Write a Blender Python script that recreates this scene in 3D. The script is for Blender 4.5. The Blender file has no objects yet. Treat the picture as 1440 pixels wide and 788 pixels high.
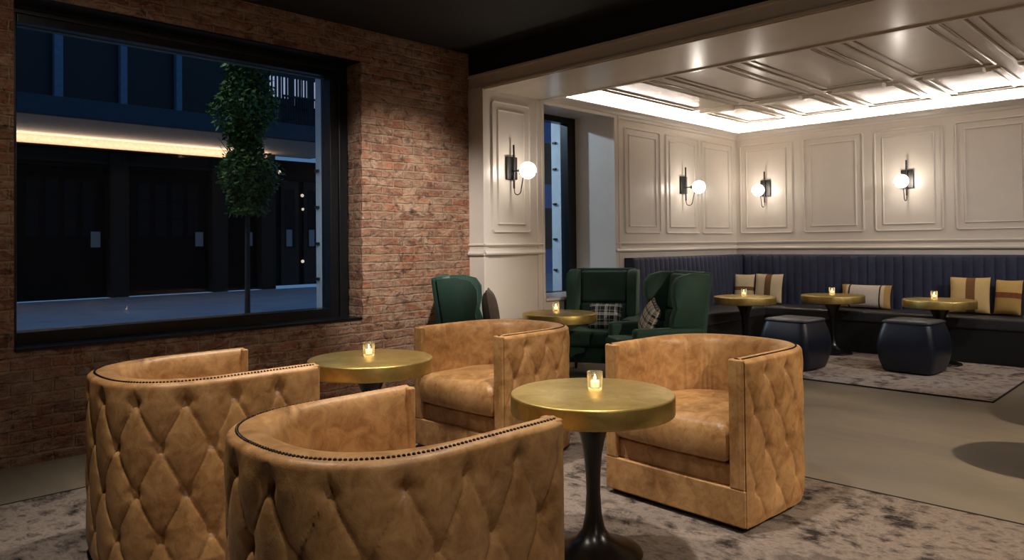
import bpy, bmesh, math, random
from mathutils import Vector, Matrix
R = math.radians
PI = math.pi
rnd = random.Random(11)
SC = bpy.context.scene
COL = SC.collection

# ------------------------------------------------------------------ materials
def srgb(r, g, b):
    def f(c):
        c /= 255.0
        return c / 12.92 if c <= 0.04045 else ((c + 0.055) / 1.055) ** 2.4
    return (f(r), f(g), f(b), 1.0)

class NT:
    def __init__(s, name):
        s.m = bpy.data.materials.new(name); s.m.use_nodes = True
        s.t = s.m.node_tree; s.t.nodes.clear()
        s.out = s.n('ShaderNodeOutputMaterial')
        s.p = s.n('ShaderNodeBsdfPrincipled')
        s.l(s.p.outputs[0], s.out.inputs[0])
    def n(s, kind, **kw):
        o = s.t.nodes.new(kind)
        for k, v in kw.items(): setattr(o, k, v)
        return o
    def l(s, a, b): s.t.links.new(a, b)
    def set(s, **kw):
        for k, v in kw.items():
            s.p.inputs[k.replace('_', ' ')].default_value = v
    def coords(s, kind='Object'):
        return s.n('ShaderNodeTexCoord').outputs[kind]
    def mapping(s, src, scale=(1, 1, 1), rot=(0, 0, 0), loc=(0, 0, 0)):
        m = s.n('ShaderNodeMapping'); m.inputs['Scale'].default_value = scale
        m.inputs['Rotation'].default_value = rot; m.inputs['Location'].default_value = loc
        s.l(src, m.inputs[0]); return m.outputs[0]
    def noise(s, src, scale, detail=4, rough=0.55, dist=0.0):
        o = s.n('ShaderNodeTexNoise'); o.inputs['Scale'].default_value = scale
        o.inputs['Detail'].default_value = detail; o.inputs['Roughness'].default_value = rough
        o.inputs['Distortion'].default_value = dist
        if src is not None: s.l(src, o.inputs['Vector'])
        return o.outputs['Fac']
    def ramp(s, src, stops, interp='LINEAR'):
        o = s.n('ShaderNodeValToRGB'); o.color_ramp.interpolation = interp
        e = o.color_ramp.elements
        e[0].position, e[0].color = stops[0]
        e[1].position, e[1].color = stops[-1]
        for p, c in stops[1:-1]:
            x = e.new(p); x.color = c
        s.l(src, o.inputs[0]); return o.outputs[0]
    def mix(s, fac, a, b, blend='MIX'):
        o = s.n('ShaderNodeMix', data_type='RGBA', blend_type=blend)
        if isinstance(fac, float): o.inputs[0].default_value = fac
        else: s.l(fac, o.inputs[0])
        for v, i in ((a, 6), (b, 7)):
            if isinstance(v, tuple): o.inputs[i].default_value = v
            else: s.l(v, o.inputs[i])
        return o.outputs[2]
    def math(s, op, a, b=0.0):
        o = s.n('ShaderNodeMath', operation=op)
        for v, i in ((a, 0), (b, 1)):
            if isinstance(v, (int, float)): o.inputs[i].default_value = v
            else: s.l(v, o.inputs[i])
        return o.outputs[0]
    def bump(s, h, strength=0.3, dist=0.01):
        b = s.n('ShaderNodeBump'); b.inputs['Strength'].default_value = strength
        b.inputs['Distance'].default_value = dist
        s.l(h, b.inputs['Height']); s.l(b.outputs[0], s.p.inputs['Normal'])

def g(v): return (v, v, v, 1.0)

def plain(name, col, rough=0.5, metal=0.0, var=0.12, scale=12, bump=0.0, bscale=60, spec=None):
    m = NT(name); c = m.coords()
    n = m.noise(c, scale)
    dark = tuple(x * (1 - var) for x in col[:3]) + (1,); lite = tuple(min(1, x * (1 + var)) for x in col[:3]) + (1,)
    m.l(m.ramp(n, [(0.3, dark), (0.7, lite)]), m.p.inputs['Base Color'])
    m.set(Roughness=rough, Metallic=metal)
    if spec is not None: m.p.inputs['Specular IOR Level'].default_value = spec
    if bump: m.bump(m.noise(c, bscale), bump, 0.004)
    return m.m

def emit(name, col, strength):
    m = NT(name); m.set(Base_Color=col, Roughness=0.6)
    m.p.inputs['Emission Color'].default_value = col; m.p.inputs['Emission Strength'].default_value = strength
    return m.m

def leather():
    m = NT('tan_leather'); c = m.coords()
    big = m.noise(c, 3.2, 5, 0.6, 0.4); small = m.noise(c, 16, 6, 0.65, 0.8)
    a = m.ramp(big, [(0.3, srgb(128, 88, 46)), (0.48, srgb(178, 131, 80)), (0.62, srgb(198, 153, 102)), (0.74, srgb(212, 172, 124))])
    b = m.ramp(small, [(0.34, srgb(100, 64, 32)), (0.62, srgb(206, 166, 112))])
    col = m.mix(0.42, a, b)
    m.l(col, m.p.inputs['Base Color'])
    m.l(m.ramp(small, [(0.2, g(0.33)), (0.8, g(0.5))]), m.p.inputs['Roughness'])
    m.p.inputs['Specular IOR Level'].default_value = 0.45
    w = m.noise(m.mapping(c, (1, 1, 0.6)), 38, 5, 0.6, 1.2)
    v = m.n('ShaderNodeTexVoronoi'); v.inputs['Scale'].default_value = 260; m.l(c, v.inputs['Vector'])
    h = m.math('ADD', m.math('MULTIPLY', w, 1.0), m.math('MULTIPLY', v.outputs['Distance'], 0.18))
    m.bump(h, 0.22, 0.006)
    return m.m

def brick():
    m = NT('old_red_brick'); c = m.coords()
    sx = m.n('ShaderNodeSeparateXYZ'); m.l(c, sx.inputs[0])
    cb = m.n('ShaderNodeCombineXYZ'); m.l(m.math('ADD', sx.outputs[1], sx.outputs[0]), cb.inputs[0]); m.l(sx.outputs[2], cb.inputs[1])
    wob = m.n('ShaderNodeTexNoise'); wob.inputs['Scale'].default_value = 7; wob.inputs['Detail'].default_value = 3; m.l(c, wob.inputs['Vector'])
    vm = m.n('ShaderNodeVectorMath', operation='SCALE'); vm.inputs['Scale'].default_value = 0.027
    m.l(wob.outputs['Color'], vm.inputs[0])
    va = m.n('ShaderNodeVectorMath', operation='ADD'); m.l(cb.outputs[0], va.inputs[0]); m.l(vm.outputs[0], va.inputs[1])
    bt = m.n('ShaderNodeTexBrick'); m.l(va.outputs[0], bt.inputs['Vector'])
    bt.inputs['Scale'].default_value = 1.0; bt.inputs['Brick Width'].default_value = 0.215; bt.inputs['Row Height'].default_value = 0.070
    bt.inputs['Mortar Size'].default_value = 0.009; bt.inputs['Mortar Smooth'].default_value = 0.5; bt.inputs['Bias'].default_value = -0.1
    bt.inputs['Color1'].default_value = srgb(160, 98, 68); bt.inputs['Color2'].default_value = srgb(98, 60, 44)
    bt.inputs['Mortar'].default_value = srgb(164, 136, 110)
    bt.offset = 0.5
    n1 = m.noise(c, 3.0, 6, 0.65); n2 = m.noise(c, 26, 6, 0.7); n3 = m.noise(c, 9, 5, 0.7, 0.5)
    col = m.mix(m.ramp(n2, [(0.35, g(0.0)), (0.75, g(0.55))]), bt.outputs['Color'], srgb(178, 122, 88))
    n4 = m.noise(m.mapping(c, (1, 0.7, 1.6)), 6.5, 8, 0.78, 0.9)
    col = m.mix(m.ramp(n4, [(0.45, g(0.0)), (0.60, g(0.85))]), col, srgb(190, 162, 134))
    col = m.mix(m.ramp(m.noise(m.mapping(c, (1, 0.85, 1.35), (0, 0, 0), (3, 5, 1)), 13, 7, 0.75, 0.7), [(0.53, g(0.0)), (0.62, g(0.9))]), col, srgb(78, 48, 36))
    col = m.mix(m.ramp(n1, [(0.46, g(0.0)), (0.66, g(0.55))]), col, srgb(170, 142, 118))       # old mortar wash
    col = m.mix(m.ramp(n3, [(0.56, g(0.0)), (0.70, g(0.75))]), col, srgb(66, 44, 38))           # dark weathered faces
    col = m.mix(m.ramp(m.noise(c, 55, 3, 0.6), [(0.62, g(0.0)), (0.72, g(0.8))]), col, srgb(40, 28, 25))
    m.l(col, m.p.inputs['Base Color']); m.set(Roughness=0.88)
    h = m.math('ADD', m.math('MULTIPLY', bt.outputs['Fac'], -0.8), m.math('ADD', m.math('MULTIPLY', n2, 1.0), m.math('MULTIPLY', n3, 0.9)))
    m.bump(m.math('ADD', h, m.math('MULTIPLY', n4, 1.2)), 1.0, 0.028)
    return m.m

def concrete():
    m = NT('polished_concrete'); c = m.coords()
    n1 = m.noise(m.mapping(c, (0.6, 1.5, 1)), 1.6, 6, 0.6, 0.6); n2 = m.noise(c, 14, 6, 0.65)
    a = m.ramp(n1, [(0.3, srgb(98, 91, 80)), (0.7, srgb(141, 131, 114))])
    col = m.mix(m.ramp(n2, [(0.3, g(0.0)), (0.8, g(0.4))]), a, srgb(108, 100, 88))
    m.l(col, m.p.inputs['Base Color'])
    m.l(m.ramp(n1, [(0.2, g(0.38)), (0.8, g(0.52))]), m.p.inputs['Roughness'])
    m.bump(n2, 0.05, 0.003)
    return m.m

def rug_mat(name, light, mid, dark, sc):
    m = NT(name); c = m.coords()
    n1 = m.noise(c, 1.9 * sc, 7, 0.72, 0.7); n2 = m.noise(m.mapping(c, (1, 1.9, 1)), 13 * sc, 6, 0.8, 0.6); n3 = m.noise(c, 70, 4, 0.7)
    v = m.n('ShaderNodeTexVoronoi', feature='F1'); v.inputs['Scale'].default_value = 11 * sc; m.l(c, v.inputs['Vector'])
    f = m.math('ADD', m.math('MULTIPLY', n1, 0.6), m.math('ADD', m.math('MULTIPLY', n2, 0.38), m.math('MULTIPLY', v.outputs['Distance'], 0.12)))
    col = m.ramp(f, [(0.46, dark), (0.505, mid), (0.575, light), (0.66, mid)])
    col = m.mix(m.ramp(n3, [(0.35, g(0.0)), (0.7, g(0.45))]), col, mid)
    m.l(col, m.p.inputs['Base Color']); m.set(Roughness=0.95)
    m.p.inputs['Specular IOR Level'].default_value = 0.1
    m.bump(m.math('ADD', m.math('MULTIPLY', n3, 0.6), n2), 0.5, 0.004)
    return m.m

def brass():
    m = NT('brushed_brass'); c = m.coords()
    n = m.noise(m.mapping(c, (3, 3, 60)), 3, 5, 0.6); n2 = m.noise(c, 9, 6, 0.7, 0.6)
    a = m.ramp(n2, [(0.3, srgb(176, 150, 82)), (0.7, srgb(216, 192, 122))])
    m.l(a, m.p.inputs['Base Color']); m.set(Metallic=0.9)
    m.l(m.ramp(n, [(0.2, g(0.32)), (0.8, g(0.46))]), m.p.inputs['Roughness'])
    m.bump(n2, 0.06, 0.003)
    return m.m

def velvet(name, col, sheen=0.6, tint=(1, 1, 1, 1)):
    m = NT(name); c = m.coords(); n = m.noise(c, 7, 5, 0.6)
    d = tuple(x * 0.7 for x in col[:3]) + (1,); l = tuple(min(1, x * 1.25) for x in col[:3]) + (1,)
    m.l(m.ramp(n, [(0.3, d), (0.7, l)]), m.p.inputs['Base Color']); m.set(Roughness=0.75)
    m.p.inputs['Sheen Weight'].default_value = sheen; m.p.inputs['Sheen Roughness'].default_value = 0.4
    m.p.inputs['Sheen Tint'].default_value = tint
    m.bump(m.noise(c, 220, 2), 0.1, 0.001)
    return m.m

def stripes(name, axis, half, stops, rough=0.9):
    """woven pillow face: bands of colour along one axis of the object"""
    m = NT(name); c = m.coords(); sx = m.n('ShaderNodeSeparateXYZ'); m.l(c, sx.inputs[0])
    f = m.math('ADD', m.math('MULTIPLY', sx.outputs[axis], 0.5 / half), 0.5)
    col = m.ramp(f, stops, 'CONSTANT')
    col = m.mix(m.ramp(m.noise(c, 60, 3), [(0.3, g(0.0)), (0.8, g(0.25))]), col, srgb(150, 130, 95))
    m.l(col, m.p.inputs['Base Color']); m.set(Roughness=rough)
    m.bump(m.noise(m.mapping(c, (1, 1, 1)), 240, 2), 0.25, 0.002)
    return m.m

def plaid(name, base, line, s):
    m = NT(name); c = m.coords(); sx = m.n('ShaderNodeSeparateXYZ'); m.l(c, sx.inputs[0])
    def band(o, k, w):
        return m.math('LESS_THAN', m.math('FRACT', m.math('MULTIPLY', m.math('ADD', o, 5.0), k)), w)
    f = m.math('ADD', m.math('ADD', band(sx.outputs[0], s, 0.3), band(sx.outputs[2], s, 0.3)),
               m.math('ADD', band(sx.outputs[0], s * 2.0, 0.12), band(sx.outputs[2], s * 2.0, 0.12)))
    m.l(m.ramp(m.math('MULTIPLY', f, 0.3), [(0.0, base), (0.6, line)]), m.p.inputs['Base Color']); m.set(Roughness=0.9)
    return m.m

def glass_pane():
    m = NT('window_glass'); t = m.t
    m.set(Base_Color=(1, 1, 1, 1), Roughness=0.02); m.p.inputs['Specular IOR Level'].default_value = 0.5
    tr = m.n('ShaderNodeBsdfTransparent'); tr.inputs[0].default_value = (0.93, 0.96, 0.97, 1)
    gl = m.n('ShaderNodeBsdfGlossy'); gl.inputs['Roughness'].default_value = 0.0
    lw = m.n('ShaderNodeFresnel'); lw.inputs[0].default_value = 1.25
    mx = m.n('ShaderNodeMixShader'); m.l(lw.outputs[0], mx.inputs[0]); m.l(tr.outputs[0], mx.inputs[1]); m.l(gl.outputs[0], mx.inputs[2])
    m.l(mx.outputs[0], m.out.inputs[0])
    return m.m

def ribbed_globe():
    m = NT('ribbed_glass_globe'); c = m.coords(); sx = m.n('ShaderNodeSeparateXYZ'); m.l(c, sx.inputs[0])
    m.set(Base_Color=srgb(235, 228, 215), Roughness=0.12)
    ang = m.math('ARCTAN2', sx.outputs[0], sx.outputs[1])
    rib = m.math('MULTIPLY', m.math('ADD', m.math('SINE', m.math('MULTIPLY', ang, 22.0)), 1.0), 0.5)
    hgt = m.ramp(m.math('ADD', m.math('MULTIPLY', sx.outputs[2], 6.0), 0.5), [(0.0, g(0.55)), (0.28, g(0.3)), (0.36, g(0.9)), (0.7, g(1.0)), (1.0, g(0.6))])
    m.p.inputs['Emission Color'].default_value = srgb(255, 238, 214)
    m.l(m.math('MULTIPLY', hgt, m.math('ADD', m.math('MULTIPLY', rib, 5.0), 1.6)), m.p.inputs['Emission Strength'])
    m.bump(rib, 0.5, 0.004)
    tr = m.n('ShaderNodeBsdfTransparent'); mx = m.n('ShaderNodeMixShader'); mx.inputs[0].default_value = 0.6
    m.l(tr.outputs[0], mx.inputs[1]); m.l(m.p.outputs[0], mx.inputs[2]); m.l(mx.outputs[0], m.out.inputs[0])
    return m.m

def cup_glass():
    m = NT('votive_glass'); m.set(Base_Color=(1.0, 0.95, 0.85, 1), Roughness=0.08)
    tr = m.n('ShaderNodeBsdfTransparent'); tr.inputs[0].default_value = (0.95, 0.92, 0.84, 1)
    mx = m.n('ShaderNodeMixShader'); lw = m.n('ShaderNodeFresnel'); lw.inputs[0].default_value = 1.5
    m.l(m.math('ADD', lw.outputs[0], 0.08), mx.inputs[0]); m.l(tr.outputs[0], mx.inputs[1]); m.l(m.p.outputs[0], mx.inputs[2])
    m.l(mx.outputs[0], m.out.inputs[0])
    return m.m

def bark_leaf(name, a, b):
    m = NT(name); c = m.coords(); m.l(m.ramp(m.noise(c, 9, 3), [(0.35, a), (0.65, b)]), m.p.inputs['Base Color'])
    m.set(Roughness=0.6); return m.m

def planks(name, a, b):
    m = NT(name); c = m.coords(); n = m.noise(m.mapping(c, (1, 2, 14)), 3, 5)
    m.l(m.ramp(n, [(0.3, a), (0.7, b)]), m.p.inputs['Base Color']); m.set(Roughness=0.6); m.p.inputs['Specular IOR Level'].default_value = 0.1; return m.m

M = dict(
    leather=leather(), brick=brick(), concrete=concrete(), brass=brass(),
    rug_a=rug_mat('distressed_grey_rug', srgb(146, 134, 124), srgb(98, 89, 83), srgb(22, 20, 20), 1.0),
    rug_b=rug_mat('faded_taupe_rug', srgb(178, 164, 154), srgb(126, 112, 106), srgb(52, 44, 42), 1.2),
    rug_edge=plain('rug_binding', srgb(30, 26, 25), 0.9),
    cream=plain('cream_satin_paint', srgb(211, 202, 192), 0.33, var=0.03, scale=4),
    cream_ceiling=plain('cream_gloss_ceiling_paint', srgb(198, 186, 168), 0.22, var=0.03, scale=4),
    plaster=plain('pale_plaster', srgb(196, 192, 186), 0.6, var=0.1, scale=3, bump=0.1),
    black_ceiling=plain('black_ceiling_paint', srgb(10, 9, 9), 0.75),
    black_metal=plain('black_metal', srgb(14, 14, 15), 0.35, var=0.1, spec=0.5),
    black_gloss=plain('black_powder_coat', srgb(10, 10, 11), 0.28, var=0.05),
    frame=plain('black_window_paint', srgb(10, 12, 16), 0.3, var=0.1),
    navy=velvet('navy_channel_fabric', srgb(31, 38, 64), 0.15, (0.6, 0.7, 1, 1)),
    black_leather=plain('charcoal_seat_leather', srgb(44, 44, 48), 0.42, var=0.15, bump=0.15, bscale=40),
    base_black=plain('black_plinth', srgb(9, 9, 10), 0.6),
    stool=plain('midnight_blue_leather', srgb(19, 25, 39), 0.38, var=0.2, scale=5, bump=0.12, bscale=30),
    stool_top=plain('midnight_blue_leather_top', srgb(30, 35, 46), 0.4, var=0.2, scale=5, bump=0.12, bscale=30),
    green=velvet('emerald_velvet', srgb(10, 50, 38), 0.22, (0.6, 1, 0.8, 1)),
    glass=glass_pane(), cup=cup_glass(),
    wax=emit('candle_wax', srgb(255, 238, 200), 1.2), flame=emit('candle_flame', srgb(255, 226, 160), 25.0),
    globe=ribbed_globe(),
    led=emit('cove_led', srgb(255, 243, 232), 100.0),
    bronze=plain('dark_bronze_nail', srgb(44, 32, 24), 0.4, 0.8),
    street=plain('street_paving', srgb(150, 162, 174), 0.7, var=0.12, scale=1.2),
    facade=planks('dark_timber_facade', srgb(44, 38, 33), srgb(62, 54, 46)),
    door=planks('black_painted_door', srgb(6, 6, 6), srgb(11, 10, 10)),
    door_glass=plain('dark_door_glass', srgb(14, 17, 19), 0.5, spec=0.15),
    paper=plain('white_paper_notice', srgb(150, 148, 142), 0.8, var=0.03),
    fascia=plain('blue_grey_steel', srgb(16, 44, 58), 0.5),
    soffit=plain('warm_timber_soffit', srgb(205, 182, 158), 0.6),
    upper=plain('dark_blue_cladding', srgb(5, 7, 11), 0.55),
    pilaster=plain('pale_blue_pilaster', srgb(78, 108, 132), 0.5),
    canopy_led=emit('canopy_strip_light', srgb(255, 226, 200), 3.0),
    lit_window=emit('lit_office_window', srgb(214, 224, 255), 0.45),
    shop_glow=emit('small_shop_lamp', srgb(255, 226, 190), 0.7),
    leaf=bark_leaf('hornbeam_leaf', srgb(38, 70, 18), srgb(86, 116, 40)), bark=plain('street_tree_bark', srgb(48, 44, 40), 0.9),
    stone=plain('pale_window_stone', srgb(188, 200, 206), 0.6, var=0.06),
    taupe=plain('taupe_pillow_cloth', srgb(98, 88, 80), 0.9),
    dark_cloth=plain('dark_brown_piping', srgb(34, 24, 22), 0.9),
    plaid_dark=plaid('black_white_plaid', srgb(20, 26, 28), srgb(150, 158, 160), 11),
    plaid_light=plaid('black_cream_check', srgb(196, 190, 176), srgb(30, 34, 36), 15),
    facade_blue=plain('blue_dusk_stucco', srgb(110, 128, 176), 0.7, var=0.15, scale=2),
)

# ------------------------------------------------------------------ mesh builder
class MB:
    def __init__(s): s.v = []; s.f = []; s.mi = []; s.bev = False
    def add(s, vs, fs, m=0):
        o = len(s.v); s.v += [tuple(x) for x in vs]
        for q in fs: s.f.append(tuple(i + o for i in q)); s.mi.append(m)
        return s
    def bm(s, b, m=0):
        b.verts.ensure_lookup_table(); b.verts.index_update()
        s.add([v.co[:] for v in b.verts], [[v.index for v in f.verts] for f in b.faces], m); b.free(); return s
    def box(s, x0, x1, y0, y1, z0, z1, bev=0.0, seg=2, m=0, rot=None, at=None):
        b = bmesh.new(); bmesh.ops.create_cube(b, size=1)
        for v in b.verts:
            v.co = Vector(((x0 + x1) / 2 + v.co.x * (x1 - x0), (y0 + y1) / 2 + v.co.y * (y1 - y0), (z0 + z1) / 2 + v.co.z * (z1 - z0)))
        if bev: s.bev = True
        if bev: bmesh.ops.bevel(b, geom=b.edges[:], offset=bev, segments=seg, profile=0.5, affect='EDGES')
        if rot is not None: bmesh.ops.transform(b, matrix=rot, verts=b.verts[:])
        if at is not None: bmesh.ops.translate(b, vec=Vector(at), verts=b.verts[:])
        return s.bm(b, m)
    def lathe(s, prof, n=32, c=(0, 0, 0), m=0, cap=True):
        vs = []; fs = []
        for r, z in prof:
            for i in range(n):
                a = 2 * PI * i / n; vs.append((c[0] + r * math.cos(a), c[1] + r * math.sin(a), c[2] + z))
        for k in range(len(prof) - 1):
            for i in range(n):
                j = (i + 1) % n; fs.append((k * n + i, k * n + j, (k + 1) * n + j, (k + 1) * n + i))
        if cap:
            fs.append(tuple(range(n - 1, -1, -1))); fs.append(tuple((len(prof) - 1) * n + i for i in range(n)))
        return s.add(vs, fs, m)
    def grid(s, P, closed_u=False, closed_v=False, m=0, flip=False):
        nu = len(P); nv = len(P[0]); vs = [p for r in P for p in r]; fs = []
        for i in range(nu if closed_u else nu - 1):
            for j in range(nv if closed_v else nv - 1):
                a = i * nv + j; b = ((i + 1) % nu) * nv + j; c = ((i + 1) % nu) * nv + (j + 1) % nv; d = i * nv + (j + 1) % nv
                fs.append((a, d, c, b) if flip else (a, b, c, d))
        return s.add(vs, fs, m)
    def tube(s, pts, r, n=8, closed=False, m=0):
        P = [Vector(p) for p in pts]; k = len(P); rings = []; up = Vector((0, 0, 1)); prev = None
        for i in range(k):
            if closed: t = P[(i + 1) % k] - P[i - 1]
            else: t = P[min(i + 1, k - 1)] - P[max(i - 1, 0)]
            t.normalize()
            if prev is None:
                a = t.cross(up)
                if a.length < 1e-3: a = t.cross(Vector((1, 0, 0)))
            else: a = prev - t * prev.dot(t)
            a.normalize(); prev = a; b = t.cross(a); rr = r[i] if isinstance(r, (list, tuple)) else r
            rings.append([P[i] + a * rr * math.cos(2 * PI * q / n) + b * rr * math.sin(2 * PI * q / n) for q in range(n)])
        s.grid(rings, closed_u=closed, closed_v=True, m=m)
        if not closed:
            o = len(s.v); s.f.append(tuple(range(o - n, o))); s.mi.append(m)
            s.f.append(tuple(range(o - k * n + n - 1, o - k * n - 1, -1))); s.mi.append(m)
        return s
    def sphere(s, c, r, nu=16, nv=10, m=0, zs=1.0):
        prof = [(max(1e-4, r * math.sin(PI * i / nv)), -r * zs * math.cos(PI * i / nv)) for i in range(nv + 1)]
        return s.lathe(prof, nu, c, m, cap=False)
    def build(s, name, mats, parent=None, smooth=True, angle=40):
        me = bpy.data.meshes.new(name); me.from_pydata(s.v, [], s.f)
        if not isinstance(mats, (list, tuple)): mats = [mats]
        for x in mats: me.materials.append(x)
        for p, i in zip(me.polygons, s.mi): p.material_index = i
        b = bmesh.new(); b.from_mesh(me); bmesh.ops.recalc_face_normals(b, faces=b.faces[:])
        if smooth:
            for f in b.faces: f.smooth = True
            for e in b.edges:
                if len(e.link_faces) == 2 and e.calc_face_angle(0) > R(angle): e.smooth = False
        b.to_mesh(me); b.free()
        o = bpy.data.objects.new(name, me); COL.objects.link(o)
        if s.bev and smooth:
            w = o.modifiers.new('weighted_normal', 'WEIGHTED_NORMAL'); w.keep_sharp = True; w.weight = 80
        if parent is not None: o.parent = parent
        return o

def empty(name, loc, rz=0.0):
    o = bpy.data.objects.new(name, None); COL.objects.link(o); o.empty_display_size = 0.1
    o.location = loc; o.rotation_euler = (0, 0, rz); return o
def tag(o, label, cat, group=None, kind=None):
    if label: o['label'] = label
    if cat: o['category'] = cat
    if group: o['group'] = group
    if kind: o['kind'] = kind
    return o
def struct(o, label=None):
    o['kind'] = 'structure'
    if label: o['label'] = label
    return o
def dup(root, loc, rz, label):
    def cp(o, par):
        c = o.copy(); COL.objects.link(c)
        if par is not None: c.parent = par
        for ch in [x for x in bpy.data.objects if x.parent == o]: cp(ch, c)
        return c
    r = cp(root, None); r.location = loc; r.rotation_euler = (0, 0, rz); r['label'] = label
    return r

# ------------------------------------------------------------------ room shell
XL, YB, Y1, Y2, YR = 0.189, 9.148, 4.5, 5.287, 6.433
XR, YN = 9.0, -3.0
CZ, LZ, BZ0, BZ1 = 3.0, 2.80, 2.65, 2.79

MB().box(-0.4, XR + 0.2, YN - 0.2, YB + 0.2, -0.12, 0.0).build('floor', M['concrete'], smooth=False)
struct(bpy.data.objects['floor'])
struct(MB().box(-0.4, XR + 0.2, YN - 0.2, Y1, CZ, CZ + 0.15).build('ceiling', M['black_ceiling'], smooth=False))

# brick wall with its window opening (y 0.976..3.345, z 0.66..2.74)
OY0, OY1, OZ0, OZ1, WT = 0.976, 3.345, 0.655, 2.735, 0.40
b = MB()
b.box(-WT, 0, YN, OY0, 0, CZ); b.box(-WT, 0, OY1, Y1, 0, CZ)
b.box(-WT, 0, OY0, OY1, 0, OZ0); b.box(-WT, 0, OY0, OY1, OZ1, CZ)
wall = struct(b.build('wall_left', M['brick'], smooth=False))

# rough plaster edge on the right reveal
def rough_edge(name, y, z0, z1, x0, x1, mat, par):
    mb = MB(); P = []
    n = 40
    for i in range(n + 1):
        z = z0 + (z1 - z0) * i / n
        P.append([(x0, y - 0.004 - rnd.random() * 0.008, z), ((x0 + x1) / 2, y - 0.006 - rnd.random() * 0.01, z), (x1, y - 0.002 - rnd.random() * 0.02, z), (x1 + 0.004, y + 0.012 + rnd.random() * 0.03, z)])
    mb.grid(P); return mb.build(name, mat, par)
rough_edge('reveal_plaster', OY1, OZ0, OZ1, -0.2, 0.0, M['brick'], wall)

# big street window
fx0, fx1 = -0.34, -0.20
IY0, IY1, IZ0, IZ1 = 1.03, 3.17, 0.748, 2.622
w1 = struct(empty('window_1', (0, 0, 0)))
mb = MB()
mb.box(fx0, fx1, OY0 - 0.02, IY0, OZ0, OZ1, 0.006); mb.box(fx0, fx1, IY1, OY1 - 0.012, OZ0, OZ1, 0.006)
mb.box(fx0, fx1, IY0, IY1, OZ0, IZ0, 0.006); mb.box(fx0, fx1, IY0, IY1, IZ1, OZ1, 0.006)
mb.box(fx1 - 0.005, fx1 + 0.02, IY1 + 0.07, IY1 + 0.1, OZ0, OZ1, 0.008)            # raised bead on the right stile
mb.box(fx1 - 0.005, fx1 + 0.02, OY0, IY1 + 0.1, IZ1 + 0.05, IZ1 + 0.08, 0.008)
mb.build('window_frame', M['frame'], w1)
MB().box(-0.2, 0.012, OY0 + 0.004, OY1 - 0.02, OZ0 + 0.002, OZ0 + 0.022, 0.004).build('window_sill', M['frame'], w1)
MB().box(-0.2, 0.0, OY0 + 0.004, OY1 - 0.02, OZ1 - 0.012, OZ1 - 0.001).build('head_lining', M['frame'], w1)
MB().box(-0.302, -0.296, IY0, IY1, IZ0, IZ1).build('window_pane', M['glass'], w1, smooth=False)
MB().box(-0.43, -0.34, IY1, IY1 + 0.06, IZ0 - 0.02, IZ1 + 0.02, 0.004).build('outer_jamb', M['stone'], w1)
for z in (0.98, 1.27, 1.57, 1.87):
    MB().box(-0.42, -0.37, IY1 - 0.02, IY1 + 0.001, z - 0.012, z + 0.012, 0.003).build('hinge_pin', M['black_metal'], w1)
MB().box(-0.315, -0.28, IY0, IY1, IZ1 - 0.008, IZ1, 0.002).build('glazing_bead', M['pilaster'], w1)

# wall above the opening and the lintel / jamb of the cased opening
struct(MB().box(-0.4, XR, Y1, Y2, BZ1, CZ + 0.15).build('wall_above_opening', M['black_ceiling'], smooth=False))
mb = MB()
mb.box(-0.39, XR, Y1, Y2, BZ0, BZ1, 0.004)
mb.box(0.0, XR, Y1 - 0.018, Y1 + 0.01, BZ1 - 0.022, BZ1 + 0.004, 0.006)
mb.box(XL - 0.02, XR, Y1 - 0.012, Y1 + 0.01, BZ0 - 0.001, BZ0 + 0.026, 0.006)
mb.box(XL, XR, Y2 - 0.03, Y2 + 0.012, BZ0 - 0.012, BZ0 + 0.02, 0.005)
mb.box(XL, XR, Y1 - 0.006, Y1 + 0.03, BZ0 - 0.01, BZ0 + 0.01, 0.005)
struct(mb.build('trim_1', M['cream_ceiling']), 'cream cased beam over the lounge opening')

# jamb and lounge left wall, with the recess for the side window
GX = -0.46
b = MB()
b.box(-WT, XL, Y1, Y2, 0, BZ0)
b.box(GX - 0.06, XL, YR, YB + 0.15, 0, LZ + 0.2)
b.box(-WT, XL, Y2, YR, 0, 0.69); b.box(GX - 0.06, XL, Y2, YR, 2.665, LZ + 0.2)
lw = struct(b.build('wall_lounge_left', M['cream'], smooth=False))
# wall behind the main room, the right and the near wall close the room outside the frame
struct(MB().box(XL, XR + 0.2, YB, YB + 0.15, 0, LZ + 0.2).build('wall_back', M['cream'], smooth=False))
struct(MB().box(XR, XR + 0.2, YN, YB, 0, CZ).build('wall_right', M['cream'], smooth=False))
struct(MB().box(-WT, XR + 0.2, YN - 0.2, YN, 0, CZ).build('wall_front', M['black_ceiling'], smooth=False))
wallb = bpy.data.objects['wall_back']

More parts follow.
